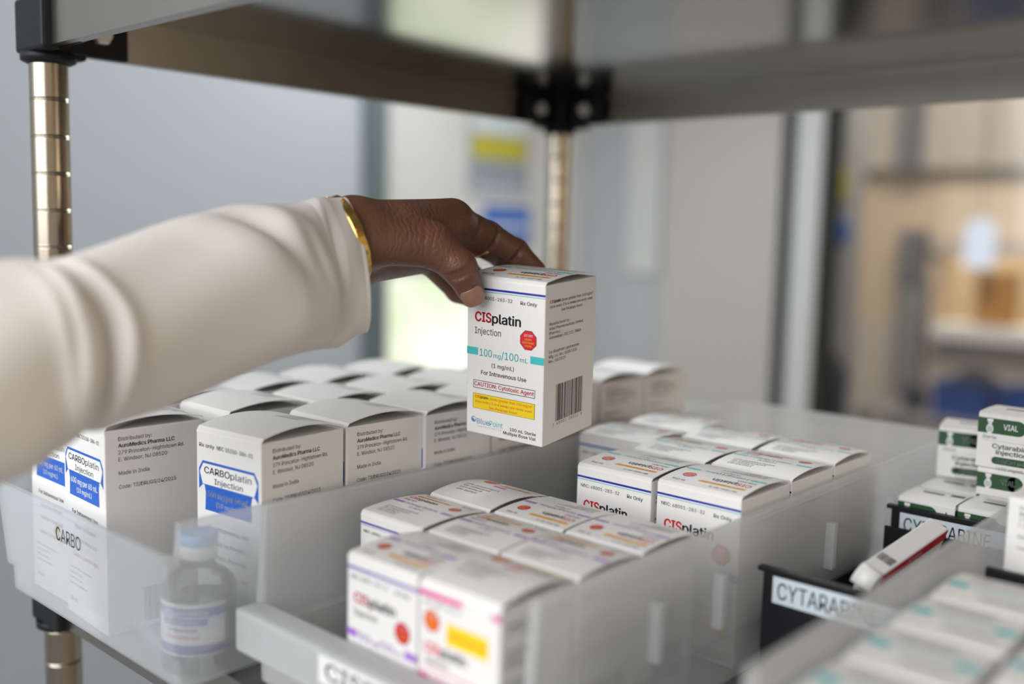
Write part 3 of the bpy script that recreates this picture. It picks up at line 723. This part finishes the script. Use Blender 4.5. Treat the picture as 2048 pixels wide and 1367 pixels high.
SLEEVE = [
    ((-0.4647, 0.3772, 1.3779), (-0.0087, -0.0019, 0.0396)),
    ((-0.469, 0.3635, 1.375), (-0.0092, -0.0021, 0.0413)),
    ((-0.4723, 0.348, 1.3723), (-0.0093, -0.0021, 0.0416)),
    ((-0.4724, 0.3089, 1.3647), (-0.0098, -0.0021, 0.0448)),
    ((-0.4688, 0.2589, 1.3529), (-0.0107, -0.0034, 0.0416)),
    ((-0.4666, 0.2135, 1.3433), (-0.0101, -0.0028, 0.0415)),
    ((-0.4659, 0.1916, 1.3369), (-0.0096, -0.0021, 0.0436)),
    ((-0.4652, 0.171, 1.331), (-0.0108, -0.003, 0.0445)),
    ((-0.47, 0.1335, 1.3173), (-0.0113, -0.0034, 0.0448)),
]
BANGLE = ((-0.482, 0.3828, 1.3919), (-0.4797, 0.3886, 1.3939))
CAMDIR = (0.6986, -0.713, 0.06)
HELD = ((-0.4242, 0.4922, 1.2705), [[0.9905, -0.1259, 0.0556], [0.1298, 0.9888, -0.0733], [-0.0458, 0.0798, 0.9958]])

# ---------------------------------------------------------------- person: arm and hand as one continuous surface
def sd_cone(P, a, b, r1, r2):
    a = np.array(a, np.float32); b = np.array(b, np.float32); ab = b-a; L = float(ab@ab)
    t = np.clip(((P-a)@ab)/L, 0, 1)
    return np.linalg.norm(P-a-t[..., None]*ab, axis=-1)-(r1+(r2-r1)*t)
def field(cones, cuts, res, pad=.004):
    lo = np.min([np.minimum(a, b)-max(r1, r2) for a, b, r1, r2, k in cones], axis=0)-pad
    hi = np.max([np.maximum(a, b)+max(r1, r2) for a, b, r1, r2, k in cones], axis=0)+pad
    n = np.ceil((hi-lo)/res).astype(int)+1
    Fd = np.full(n, .05, np.float32)
    def sub(a, b, r, m):
        i0 = np.maximum(((np.minimum(a, b)-r-m-lo)/res).astype(int), 0); i1 = np.minimum(((np.maximum(a, b)+r+m-lo)/res).astype(int)+2, n)
        g = np.stack(np.meshgrid(*[np.arange(i0[d], i1[d], dtype=np.float32)*res+np.float32(lo[d]) for d in range(3)], indexing='ij'), -1)
        return tuple(slice(i0[d], i1[d]) for d in range(3)), g
    for a, b, r1, r2, k in cones:
        a, b = np.array(a), np.array(b); sl, g = sub(a, b, max(r1, r2), .016)
        d = sd_cone(g, a, b, r1, r2); f = Fd[sl]
        h = np.maximum(k-np.abs(f-d), 0)/k
        Fd[sl] = np.minimum(f, d)-h*h*k*.25
    for a, b, r, k in cuts:
        a, b = np.array(a), np.array(b); sl, g = sub(a, b, r, .006)
        d = -sd_cone(g, a, b, r, r); f = Fd[sl]; h = np.maximum(k-np.abs(f-d), 0)/k
        Fd[sl] = np.maximum(f, d)+h*h*k*.25
    return Fd, lo
def surface_nets(Fd, lo, res):
    n = np.array(Fd.shape); ins = Fd < 0
    c = np.zeros(n-1, np.int8)
    for dx in (0, 1):
        for dy in (0, 1):
            for dz in (0, 1): c += ins[dx:n[0]-1+dx, dy:n[1]-1+dy, dz:n[2]-1+dz]
    act = (c > 0) & (c < 8); idx = np.argwhere(act); vid = np.full(act.shape, -1, np.int64); vid[act] = np.arange(len(idx))
    acc = np.zeros((len(idx), 3)); cnt = np.zeros(len(idx))
    cor = [(x, y, z) for x in (0, 1) for y in (0, 1) for z in (0, 1)]
    for p in cor:
        for ax in range(3):
            if p[ax]: continue
            q = list(p); q[ax] = 1
            fa = Fd[idx[:, 0]+p[0], idx[:, 1]+p[1], idx[:, 2]+p[2]]; fb = Fd[idx[:, 0]+q[0], idx[:, 1]+q[1], idx[:, 2]+q[2]]
            m = (fa < 0) != (fb < 0); t = np.where(m, fa/np.where(m, fa-fb, 1), 0)
            v = np.tile(np.array(p, float), (len(idx), 1)); v[:, ax] += t
            acc[m] += v[m]; cnt[m] += 1
    V = (idx+acc/cnt[:, None])*res+lo; F = []
    for ax in range(3):
        o1, o2 = [(1, 2), (2, 0), (0, 1)][ax]
        a = [slice(0, n[d]) for d in range(3)]; s0 = list(a); s1 = list(a); s0[ax] = slice(0, n[ax]-1); s1[ax] = slice(1, n[ax])
        A, B = ins[tuple(s0)], ins[tuple(s1)]; e = np.argwhere(A != B); s = A[tuple(e.T)]
        ok = (e[:, o1] > 0) & (e[:, o2] > 0) & (e[:, o1] < n[o1]-1) & (e[:, o2] < n[o2]-1); e, s = e[ok], s[ok]
        def cell(d1, d2):
            q = e.copy(); q[:, o1] -= d1; q[:, o2] -= d2; return vid[tuple(q.T)]
        Q = np.stack([cell(1, 1), cell(0, 1), cell(0, 0), cell(1, 0)], 1); Q[~s] = Q[~s][:, ::-1]; F.append(Q)
    return V, np.concatenate(F)
def smooth(V, F, it, lam=.5):
    E = np.concatenate([F[:, [0, 1]], F[:, [1, 2]], F[:, [2, 3]], F[:, [3, 0]]]); E = np.concatenate([E, E[:, ::-1]])
    deg = np.bincount(E[:, 0], minlength=len(V))[:, None]
    for k in range(it):
        for l in (lam, -lam*1.03):
            s = np.zeros_like(V)
            for d in range(3): s[:, d] = np.bincount(E[:, 0], V[E[:, 1], d], len(V))
            V = V+l*(s/deg-V)
    return V
j = {k: np.array(v) for k, v in J.items()}
def lerp(a, b, t): return j[a]+(j[b]-j[a])*t
K1, K2 = .010, .0045
cones = [(j['f1'], j['wa'], .024, .0150, K1), (j['f1'], j['wb'], .024, .0160, K1), (j['f2'], j['wc'], .024, .0165, K1), (j['f2'], j['wd'], .024, .0170, K1),
         (j['wa'], j['imc'], .0150, .0126, K1), (j['wd'], j['mmc'], .0170, .0128, K1), (j['wd'], j['rmc'], .0165, .0122, K1), (j['wc'], j['pmc'], .0165, .0115, K1), (j['wb'], j['imc'], .0150, .0110, K1),
         (j['tcm'], j['tmc'], .0155, .0136, .008), (j['web1'], j['web2'], .0120, .0095, .010),
         (j['imc'], j['ipp'], .0118, .0095, K2), (j['ipp'], j['idp'], .0096, .0082, .003), (j['idp'], j['itp'], .0082, .0066, .003),
         (j['mmc'], j['mpp'], .0112, .0092, K2), (j['mpp'], j['mdp'], .0092, .0082, .003), (j['mdp'], j['mtp'], .0082, .0068, .003),
         (j['rmc'], j['rpp'], .0108, .0088, K2), (j['rpp'], j['rdp'], .0088, .0078, .003), (j['rdp'], j['rtp'], .0078, .0066, .003),
         (j['pmc'], j['ppp'], .0100, .0078, K2), (j['ppp'], j['pdp'], .0078, .0070, .003), (j['pdp'], j['ptp'], .0070, .0060, .003),
         (j['tmc'], j['tip'], .0128, .0106, .005), (j['tip'], j['ttp'], .0106, .0086, .004)]
cones = [(np.array(a), np.array(b), r1, r2, k) for a, b, r1, r2, k in cones]
cuts = []
view = np.array(CAMDIR)
def crease(p, d, r, half, rad=.0011, k=.0022):      # a fold line lying on the camera-facing skin of a joint
    d = unit(d); n = unit(view-(view@d)*d); b = np.cross(d, n)
    pts = [p+(r+.0003)*(math.cos(t)*n+math.sin(t)*b) for t in np.linspace(-half, half, 6)]
    for q0, q1 in zip(pts, pts[1:]): cuts.append((q0, q1, rad, k))
crease(j['ipp'], j['idp']-j['imc'], .0096, 1.0); crease(j['idp'], j['itp']-j['ipp'], .0082, 1.0)
crease(lerp('imc', 'ipp', .45), j['ipp']-j['imc'], .0107, .8)
for t in (-.10, .02, .14): crease(lerp('tip', 'ttp', t), j['ttp']-j['tip'], .0104, .75, .0007, .0016)
RES = .00095
Fd, lo = field(cones, cuts, RES); V, F = surface_nets(Fd, lo, RES); V = smooth(V, F, 3)
pm = mesh_from('person', V, F, ['skin'], smooth=True)
person = tag(link('person', pm), 'person in a white coat reaching in from the left, brown hand gripping a white carton', 'person')
# fine skin folds across the ball of the thumb: relief of the skin itself
nt = SKIN.node_tree; pb = nt.nodes['Principled BSDF']; old = pb.inputs['Normal'].links[0].from_node
tc = nt.nodes.new('ShaderNodeTexCoord'); dv_ = unit(j['tmc']-j['tcm'])
def vm(op, a, b):
    n_ = nt.nodes.new('ShaderNodeVectorMath'); n_.operation = op; nt.links.new(a, n_.inputs[0]); n_.inputs[1].default_value = b; return n_
def mth(op, a, b, c=None):
    n_ = nt.nodes.new('ShaderNodeMath'); n_.operation = op
    for i_, q_ in enumerate((a, b, c)):
        if q_ is None: continue
        if isinstance(q_, (int, float)): n_.inputs[i_].default_value = q_
        else: nt.links.new(q_, n_.inputs[i_])
    return n_.outputs[0]
nz = nt.nodes.new('ShaderNodeTexNoise'); nz.inputs['Scale'].default_value = 75; nz.inputs['Detail'].default_value = 3; nt.links.new(tc.outputs['Object'], nz.inputs['Vector'])
dd = vm('DOT_PRODUCT', tc.outputs['Object'], tuple(dv_)).outputs['Value']
wv = mth('SINE', mth('MULTIPLY_ADD', dd, 1500., mth('MULTIPLY', nz.outputs[0], 26.)), 0)
wv = mth('POWER', mth('MULTIPLY_ADD', wv, .5, .5), .45)
ds = vm('DISTANCE', tc.outputs['Object'], tuple(j['tcm']*.35+j['tmc']*.65)).outputs['Value']
mr = nt.nodes.new('ShaderNodeMapRange'); mr.inputs[1].default_value = .016; mr.inputs[2].default_value = .034; mr.inputs[3].default_value = 1; mr.inputs[4].default_value = .12; nt.links.new(ds, mr.inputs[0])
b2_ = nt.nodes.new('ShaderNodeBump'); b2_.inputs['Distance'].default_value = .0011; b2_.inputs['Strength'].default_value = .32
nt.links.new(mth('MULTIPLY', wv, mr.outputs[0]), b2_.inputs['Height']); nt.links.new(old.outputs[0], b2_.inputs['Normal']); nt.links.new(b2_.outputs[0], pb.inputs['Normal'])
# thumbnail
a = unit(j['ttp']-j['tip']); n = unit(view-(view@a)*a); b = np.cross(a, n); V = []; F = []; NU, NV = 12, 12
for iu in range(NU+1):
    s = -1+2*iu/NU
    for iv in range(NV+1):
        ph = -1+2*iv/NV; wd = .86*math.sqrt(max(0, 1-(abs(s)**3)*.55))
        ax = s*.0062+.0012; r = (.0090 if ax < 0 else math.sqrt(max(.0090**2-(ax*.72)**2, 0)))+.00025
        ang = ph*wd+.05
        V.append(j['ttp']+a*ax+r*(math.cos(ang)*n+math.sin(ang)*b))
for iu in range(NU):
    for iv in range(NV):
        q = iu*(NV+1)+iv; F.append((q, q+1, q+NV+2, q+NV+1))
nl = link('thumbnail', mesh_from('thumbnail', V, F, ['nail'], smooth=True), person); md = nl.modifiers.new('thickness', 'SOLIDIFY'); md.thickness = .0005; md.offset = 1
# gold ring and bangle
def band(name, c, axis, rv, rh, wd, th, m, parent, upv=(0, 0, 1), n=64):
    ax = unit(axis); u = unit(np.array(upv)-(np.array(upv)@ax)*ax); h = np.cross(ax, u); V = []; F = []
    prof = [(-.5, 0), (-.5, .75), (-.38, 1), (.38, 1), (.5, .75), (.5, 0)]
    for k in range(n):
        t = 2*PI*k/n; e = math.cos(t)*u*rv+math.sin(t)*h*rh; nn = unit(math.cos(t)*u/rv+math.sin(t)*h/rh)
        for p, q in prof: V.append(c+e+ax*p*wd+nn*q*th)
    m_ = len(prof)
    for k in range(n):
        for i in range(m_): F.append((k*m_+i, k*m_+(i+1) % m_, ((k+1) % n)*m_+(i+1) % m_, ((k+1) % n)*m_+i))
    me = mesh_from(name, V, F, [m]); bm = bmesh.new(); bm.from_mesh(me); bmesh.ops.recalc_face_normals(bm, faces=bm.faces[:]); bm.to_mesh(me); bm.free()
    o = link(name, me, parent); o['label'] = {'bangle': 'gold bangle with engraved screw heads', 'finger_ring': 'narrow gold ring'}[name]; return o, ax, u, h
c0, c1 = (np.array(q) for q in BANGLE)
bg_, ax, u, h = band('bangle', c0, c1-c0, .0263, .0335, .0058, .0014, 'gold', person)
for t in np.radians((-15, -62, -105, -150, 30, 75, 120, 165)):
    e = math.cos(t)*u*.0263+math.sin(t)*h*.0335; nn = unit(math.cos(t)*u/.0263+math.sin(t)*h/.0335)
    bm = bmesh.new(); bmesh.ops.create_cone(bm, cap_ends=True, segments=20, radius1=.0017, radius2=.0016, depth=.0005)
    add_box(bm, -.0014, .0014, -.0002, .0002, .0001, .0004)
    s_ = link('screw_head', finish(bm, 'screw_head', ['gold']), bg_)
    s_.location = c0+e+nn*.0015; s_.rotation_euler = Vector(nn).to_track_quat('Z', 'Y').to_euler()
band('finger_ring', lerp('mmc', 'mpp', .52), j['mpp']-j['mmc'], .0106, .0106, .0032, .0009, 'gold', person)
# coat sleeve
def spline(P, m):
    P = np.array(P); out = []
    for i in range(len(P)-1):
        p0, p1, p2, p3 = P[max(i-1, 0)], P[i], P[i+1], P[min(i+2, len(P)-1)]
        for t in np.arange(m)/m: out.append(.5*((2*p1)+(-p0+p2)*t+(2*p0-5*p1+4*p2-p3)*t*t+(-p0+3*p1-3*p2+p3)*t**3))
    out.append(P[-1]); return np.array(out)
SUB = 26
Cc = spline([c for c, v in SLEEVE], SUB); Vv = spline([v for c, v in SLEEVE], SUB); NS = len(Cc); NA = 96; V = []; F = []
FL = lambda s: .47+.39*min(1, max(0, s-.2)/2.6)
LN = lambda t, s: abs(math.sin(t))**(.30*max(0, 1-s/3))
rng = np.random.RandomState(3); ph = rng.rand(8)*6.28
def ringpts(i, scale=1., shift=0.):
    tan = unit(Cc[min(i+1, NS-1)]-Cc[max(i-1, 0)]); v = Vv[i]; e2 = unit(np.cross(tan, v)); rv = np.linalg.norm(v); s = i/SUB; P = []
    if e2@view < 0: e2 = -e2          # +90 degrees faces the room
    for k in range(NA):
        t = 2*PI*k/NA
        fold = .0012*math.sin(3*t+ph[0]+1.3*s)*min(1, s/1.5)+.0016*math.sin(2*t+2.4*s+ph[1])*min(1, s/2)+.0009*math.sin(5*t-2.0*s+ph[2])*min(1, s)
        near = max(0, math.sin(t))
        ct = math.cos(t)
        sc = 5.12+.5*max(0, ct)**2+.10*max(0, -ct)             # the deep fold at the elbow
        fold += max(0, math.sin(t)*.8+.25)*(-.0090*math.exp(-((s-sc)/.11)**2)+.0042*math.exp(-((s-sc+.26)/.14)**2)+.0030*math.exp(-((s-sc-.45)/.22)**2))
        sv = 2.95-.55*(t-1.0)                                   # slanting folds above the wrist
        wn = math.exp(-((t-.95)/.55)**2)
        fold += wn*(-.0056*math.exp(-((s-sv)/.17)**2)+.0030*math.exp(-((s-sv+.42)/.22)**2)+.0028*math.exp(-((s-sv-.45)/.25)**2))
        wm = math.exp(-((t-1.25)/.4)**2); fold += wm*(-.0028*math.exp(-((s-2.45+.35*(t-1.2))/.14)**2))
        fold += near*.0022*math.exp(-((s-6.1-.3*ct)/.25)**2)
        fold -= .0005*math.exp(-((s-1.95)/.035)**2)
        P.append(Cc[i]+tan*shift+(math.cos(t)*v+math.sin(t)*LN(t, s)*e2*rv*FL(s))*scale+unit(math.cos(t)*v+math.sin(t)*e2*rv)*fold)
    return P
rings = [ringpts(int(.85*SUB), .93), ringpts(int(.28*SUB), .955), ringpts(0, .968), ringpts(0, .985, -.0006)] + [ringpts(i) for i in range(NS)]
for q in rings: V += q
for i in range(len(rings)-1):
    for k in range(NA): F.append((i*NA+k, i*NA+(k+1) % NA, (i+1)*NA+(k+1) % NA, (i+1)*NA+k))
F.append(tuple((len(rings)-1)*NA+k for k in range(NA)))
me = mesh_from('coat_sleeve', V, F, ['coat_cloth'], smooth=True); bm = bmesh.new(); bm.from_mesh(me); bmesh.ops.recalc_face_normals(bm, faces=bm.faces[:]); bm.to_mesh(me); bm.free()
sl = link('coat_sleeve', me, person); sl['label'] = 'off-white coat sleeve with stitched hem'
# stitching of the hem: a thin raised seam round the cuff
V = []; F = []
HI = int(1.95*SUB)
for i, dz in ((HI, -.0001), (HI, .00025), (HI+1, .00025), (HI+1, -.0001)):
    for q, c in zip(ringpts(i), [Cc[i]]*NA): V.append(q+unit(q-c)*(dz-.0002))
for i in range(3):
    for k in range(0, NA): F.append((i*NA+k, i*NA+(k+1) % NA, (i+1)*NA+(k+1) % NA, (i+1)*NA+k))
link('hem_seam', mesh_from('hem_seam', V, F, ['coat_cloth'], smooth=True), sl)
# the carton in the hand
hb = put('held', HELD[0], 0, 'white carton with teal bars held up in the hand, lettered CISplatin', None)
Rm = Matrix(HELD[1]).to_4x4(); Rm.translation = Vector(HELD[0]); hb.matrix_world = Rm

# ---------------------------------------------------------------- things further back in the room
def sign(label, x, y0, y1, z0, z1, bands):
    o = box('wall_plate', x-.004, x, y0, y1, z0, z1, bands[0][2], None, .001); tag(o, label, 'sign')
    for a, b, m in bands[1:]: box('printed_band', x, x+.0006, y0+.012, y1-.012, z0+(z1-z0)*a, z0+(z1-z0)*b, m, o)
    return o
sign('grey notice with a broad yellow band on the pale door', -1.960, 1.985, 2.235, 1.50, 1.73, [(0, 1, 'sign_grey'), (.44, .72, 'plate_yellow'), (.74, .96, 'label'), (.06, .10, 'label')])
sign('blue rectangular sign on the pale door below the notice', -1.960, 2.05, 2.25, 1.36, 1.47, [(0, 1, 'plate_blue'), (.40, .55, 'label')])
# coloured plates added on the pillar in place of reflections in the glass
o = lathe('wall_plate', [(.045, 0), (.046, .002), (.046, .004), (.044, .005)], 'plate_blue', 32, None, (-1.428, 3.1995, 1.425)); o.rotation_euler = (PI/2, 0, 0); tag(o, 'round blue disc on the added pillar, standing in for a reflection in the glass', 'sign')
o = box('wall_plate', -1.465, -1.405, 3.194, 3.1995, 1.53, 1.63, 'plate_yellow', None, .001); tag(o, 'small yellow plate on the added pillar, standing in for a reflection in the glass', 'sign')
# dark cloth shape added in place of a dark reflection in the glass
bm = bmesh.new(); V = []; F = []
n = 28
for i, (z, rx, ry) in enumerate(((1.02, .012, .012), (1.00, .05, .022), (.96, .062, .03), (.85, .058, .03), (.70, .066, .034), (.52, .07, .036))):
    for k in range(n):
        t = 2*PI*k/n; q = 1+.12*math.sin(5*t+i*.4); V.append((-1.410+rx*q*math.cos(t), 3.15+ry*q*math.sin(t), z))
for i in range(5):
    for k in range(n): F.append((i*n+k, i*n+(k+1) % n, (i+1)*n+(k+1) % n, (i+1)*n+k))
F += [tuple(range(n)), tuple(5*n+k for k in range(n))]; bm.free()
g = link('dark_reflection_shape', mesh_from('dark_reflection_shape', V, F, ['dark_cloth'], smooth=True)); tag(g, 'dark hanging shape on the added pillar, standing in for a reflection in the glass', 'garment')
hk = lathe('hook', [(.006, 0), (.006, .055)], 'chrome', 12, g, (-1.41, 3.20, 1.02)); hk.rotation_euler = (PI/2, 0, 0)
# plant added just behind the partition in place of a green reflection
pl_ = tag(empty('reflection_plant', (-1.235, 2.62, 0)), 'added green leaves standing in for a green reflection at the glass partition edge', 'plant')
lathe('pot', [(.04, 0), (.05, .01), (.055, .16), (.058, .17), (.05, .17)], 'grey_mid', 28, pl_)
lathe('stem', [(.008, .16), (.006, .6), (.005, 1.1), (.003, 1.5)], 'leaf_green', 10, pl_)
r = random.Random(8)
def leaf_mesh(L, W):
    V, F = [], []
    for i in range(7):
        t = i/6; wd = W*math.sin(PI*min(.98, t*.92+.06))**.8*.5; V += [(L*t, -wd, -.25*L*t*t+.012), (L*t, 0, -.25*L*t*t), (L*t, wd, -.25*L*t*t+.012)]
    for i in range(6):
        for k in (0, 1): F.append((3*i+k, 3*i+k+1, 3*i+k+4, 3*i+k+3))
    return mesh_from('leaf', V, F, ['leaf_green'], smooth=True)
lm = leaf_mesh(.050, .028)
for i in range(34):
    lf = link('leaf', lm, pl_, (0, 0, .72+.024*i)); lf.rotation_euler = (r.uniform(-.3, .3), r.uniform(-.5, .2), i*2.4+r.uniform(-.3, .3)); md_ = r.uniform(.7, 1.1); lf.scale = (md_,)*3
# hatch: white jug shaped lamp, wooden cupboard
jg = lathe('hanging_lamp', [(.020, .0), (.055, .004), (.060, .03), (.060, .15), (.050, .185), (.020, .205), (.012, .21)], 'lamp_white', 32, None, (-1.365, 4.46, 1.295)); tag(jg, 'bright white hanging lamp in front of the lit hatch', 'lamp')
lathe('cord', [(.003, .21), (.003, 1.45)], 'gasket', 8, jg)
cb = tag(empty('wooden_cupboard', (-1.335, 4.60, 1.045)), 'orange brown cupboard standing in the lit hatch', 'cupboard')
box('carcass', -.075, .075, 0, .10, 0, .235, 'wood_orange', cb, .003)
for s_ in (-1, 1):
    dr = box('door', min(s_*.002, s_*.072), max(s_*.002, s_*.072), -.008, 0, .006, .229, 'wood_orange', cb, .002)
    lathe('knob', [(.003, 0), (.006, .004), (.005, .010)], 'chrome', 14, dr, (s_*.014, -.008, .12)).rotation_euler = (PI/2, 0, 0)
# blue crates on a low bench behind the glass
bn = tag(empty('low_bench', (-1.15, 4.0, 0)), 'grey bench carrying the blue crates behind the glass', 'bench')
box('seat_board', -.45, .6, -.18, .25, .70, .735, 'grey_mid', bn, .005)
for x in (-.42, .57):
    for y in (-.15, .22): box('leg', x-.02, x+.02, y-.02, y+.02, 0, .70, 'grey_column', bn, .003)
def crate(x, label):
    o = tag(empty('blue_crate', (x, 4.0, .735)), label, 'crate', None)
    bm = bmesh.new(); t = .004; w_, d_, h_ = .10, .10, .13
    add_box(bm, -w_, w_, -d_, -d_+t, 0, h_); add_box(bm, -w_, w_, d_-t, d_, 0, h_); add_box(bm, -w_, -w_+t, -d_+t, d_-t, 0, h_); add_box(bm, w_-t, w_, -d_+t, d_-t, 0, h_); add_box(bm, -w_+t, w_-t, -d_+t, d_-t, 0, t)
    link('body', finish(bm, 'crate_body', ['crate_blue']), o)
    bm = bmesh.new(); e = .006
    add_box(bm, -w_-e, w_+e, -d_-e, -d_, h_-.018, h_+.002); add_box(bm, -w_-e, w_+e, d_, d_+e, h_-.018, h_+.002); add_box(bm, -w_-e, -w_, -d_, d_, h_-.018, h_+.002); add_box(bm, w_, w_+e, -d_, d_, h_-.018, h_+.002)
    link('rim', finish(bm, 'crate_rim', ['crate_blue']), o)
crate(-1.225, 'blue crate on the bench behind the glass, with a dark pouch on top')
crate(-.985, 'blue crate on the bench behind the glass, partly outside the frame')
bm = bmesh.new(); bmesh.ops.create_uvsphere(bm, u_segments=24, v_segments=14, radius=1)
for v in bm.verts: v.co = Vector((v.co.x*.075, v.co.y*.06, .05+max(v.co.z, -.85)*.055))
po = link('dark_pouch', finish(bm, 'dark_pouch', ['dark_cloth'], True), None, (-1.205, 4.0, .742)); tag(po, 'dark soft pouch lying in the blue crate', 'pouch'); po.location.z = .82
bm = bmesh.new(); bmesh.ops.create_uvsphere(bm, u_segments=24, v_segments=14, radius=1)
for v in bm.verts: v.co = Vector((v.co.x*.055, v.co.y*.055, .05+max(v.co.z, -.9)*.055))
po = link('dark_pouch', finish(bm, 'dark_pouch', ['dark_cloth'], True), None, (-1.425, 4.0, .735)); tag(po, 'small black pouch on the bench left of the blue crates', 'pouch')
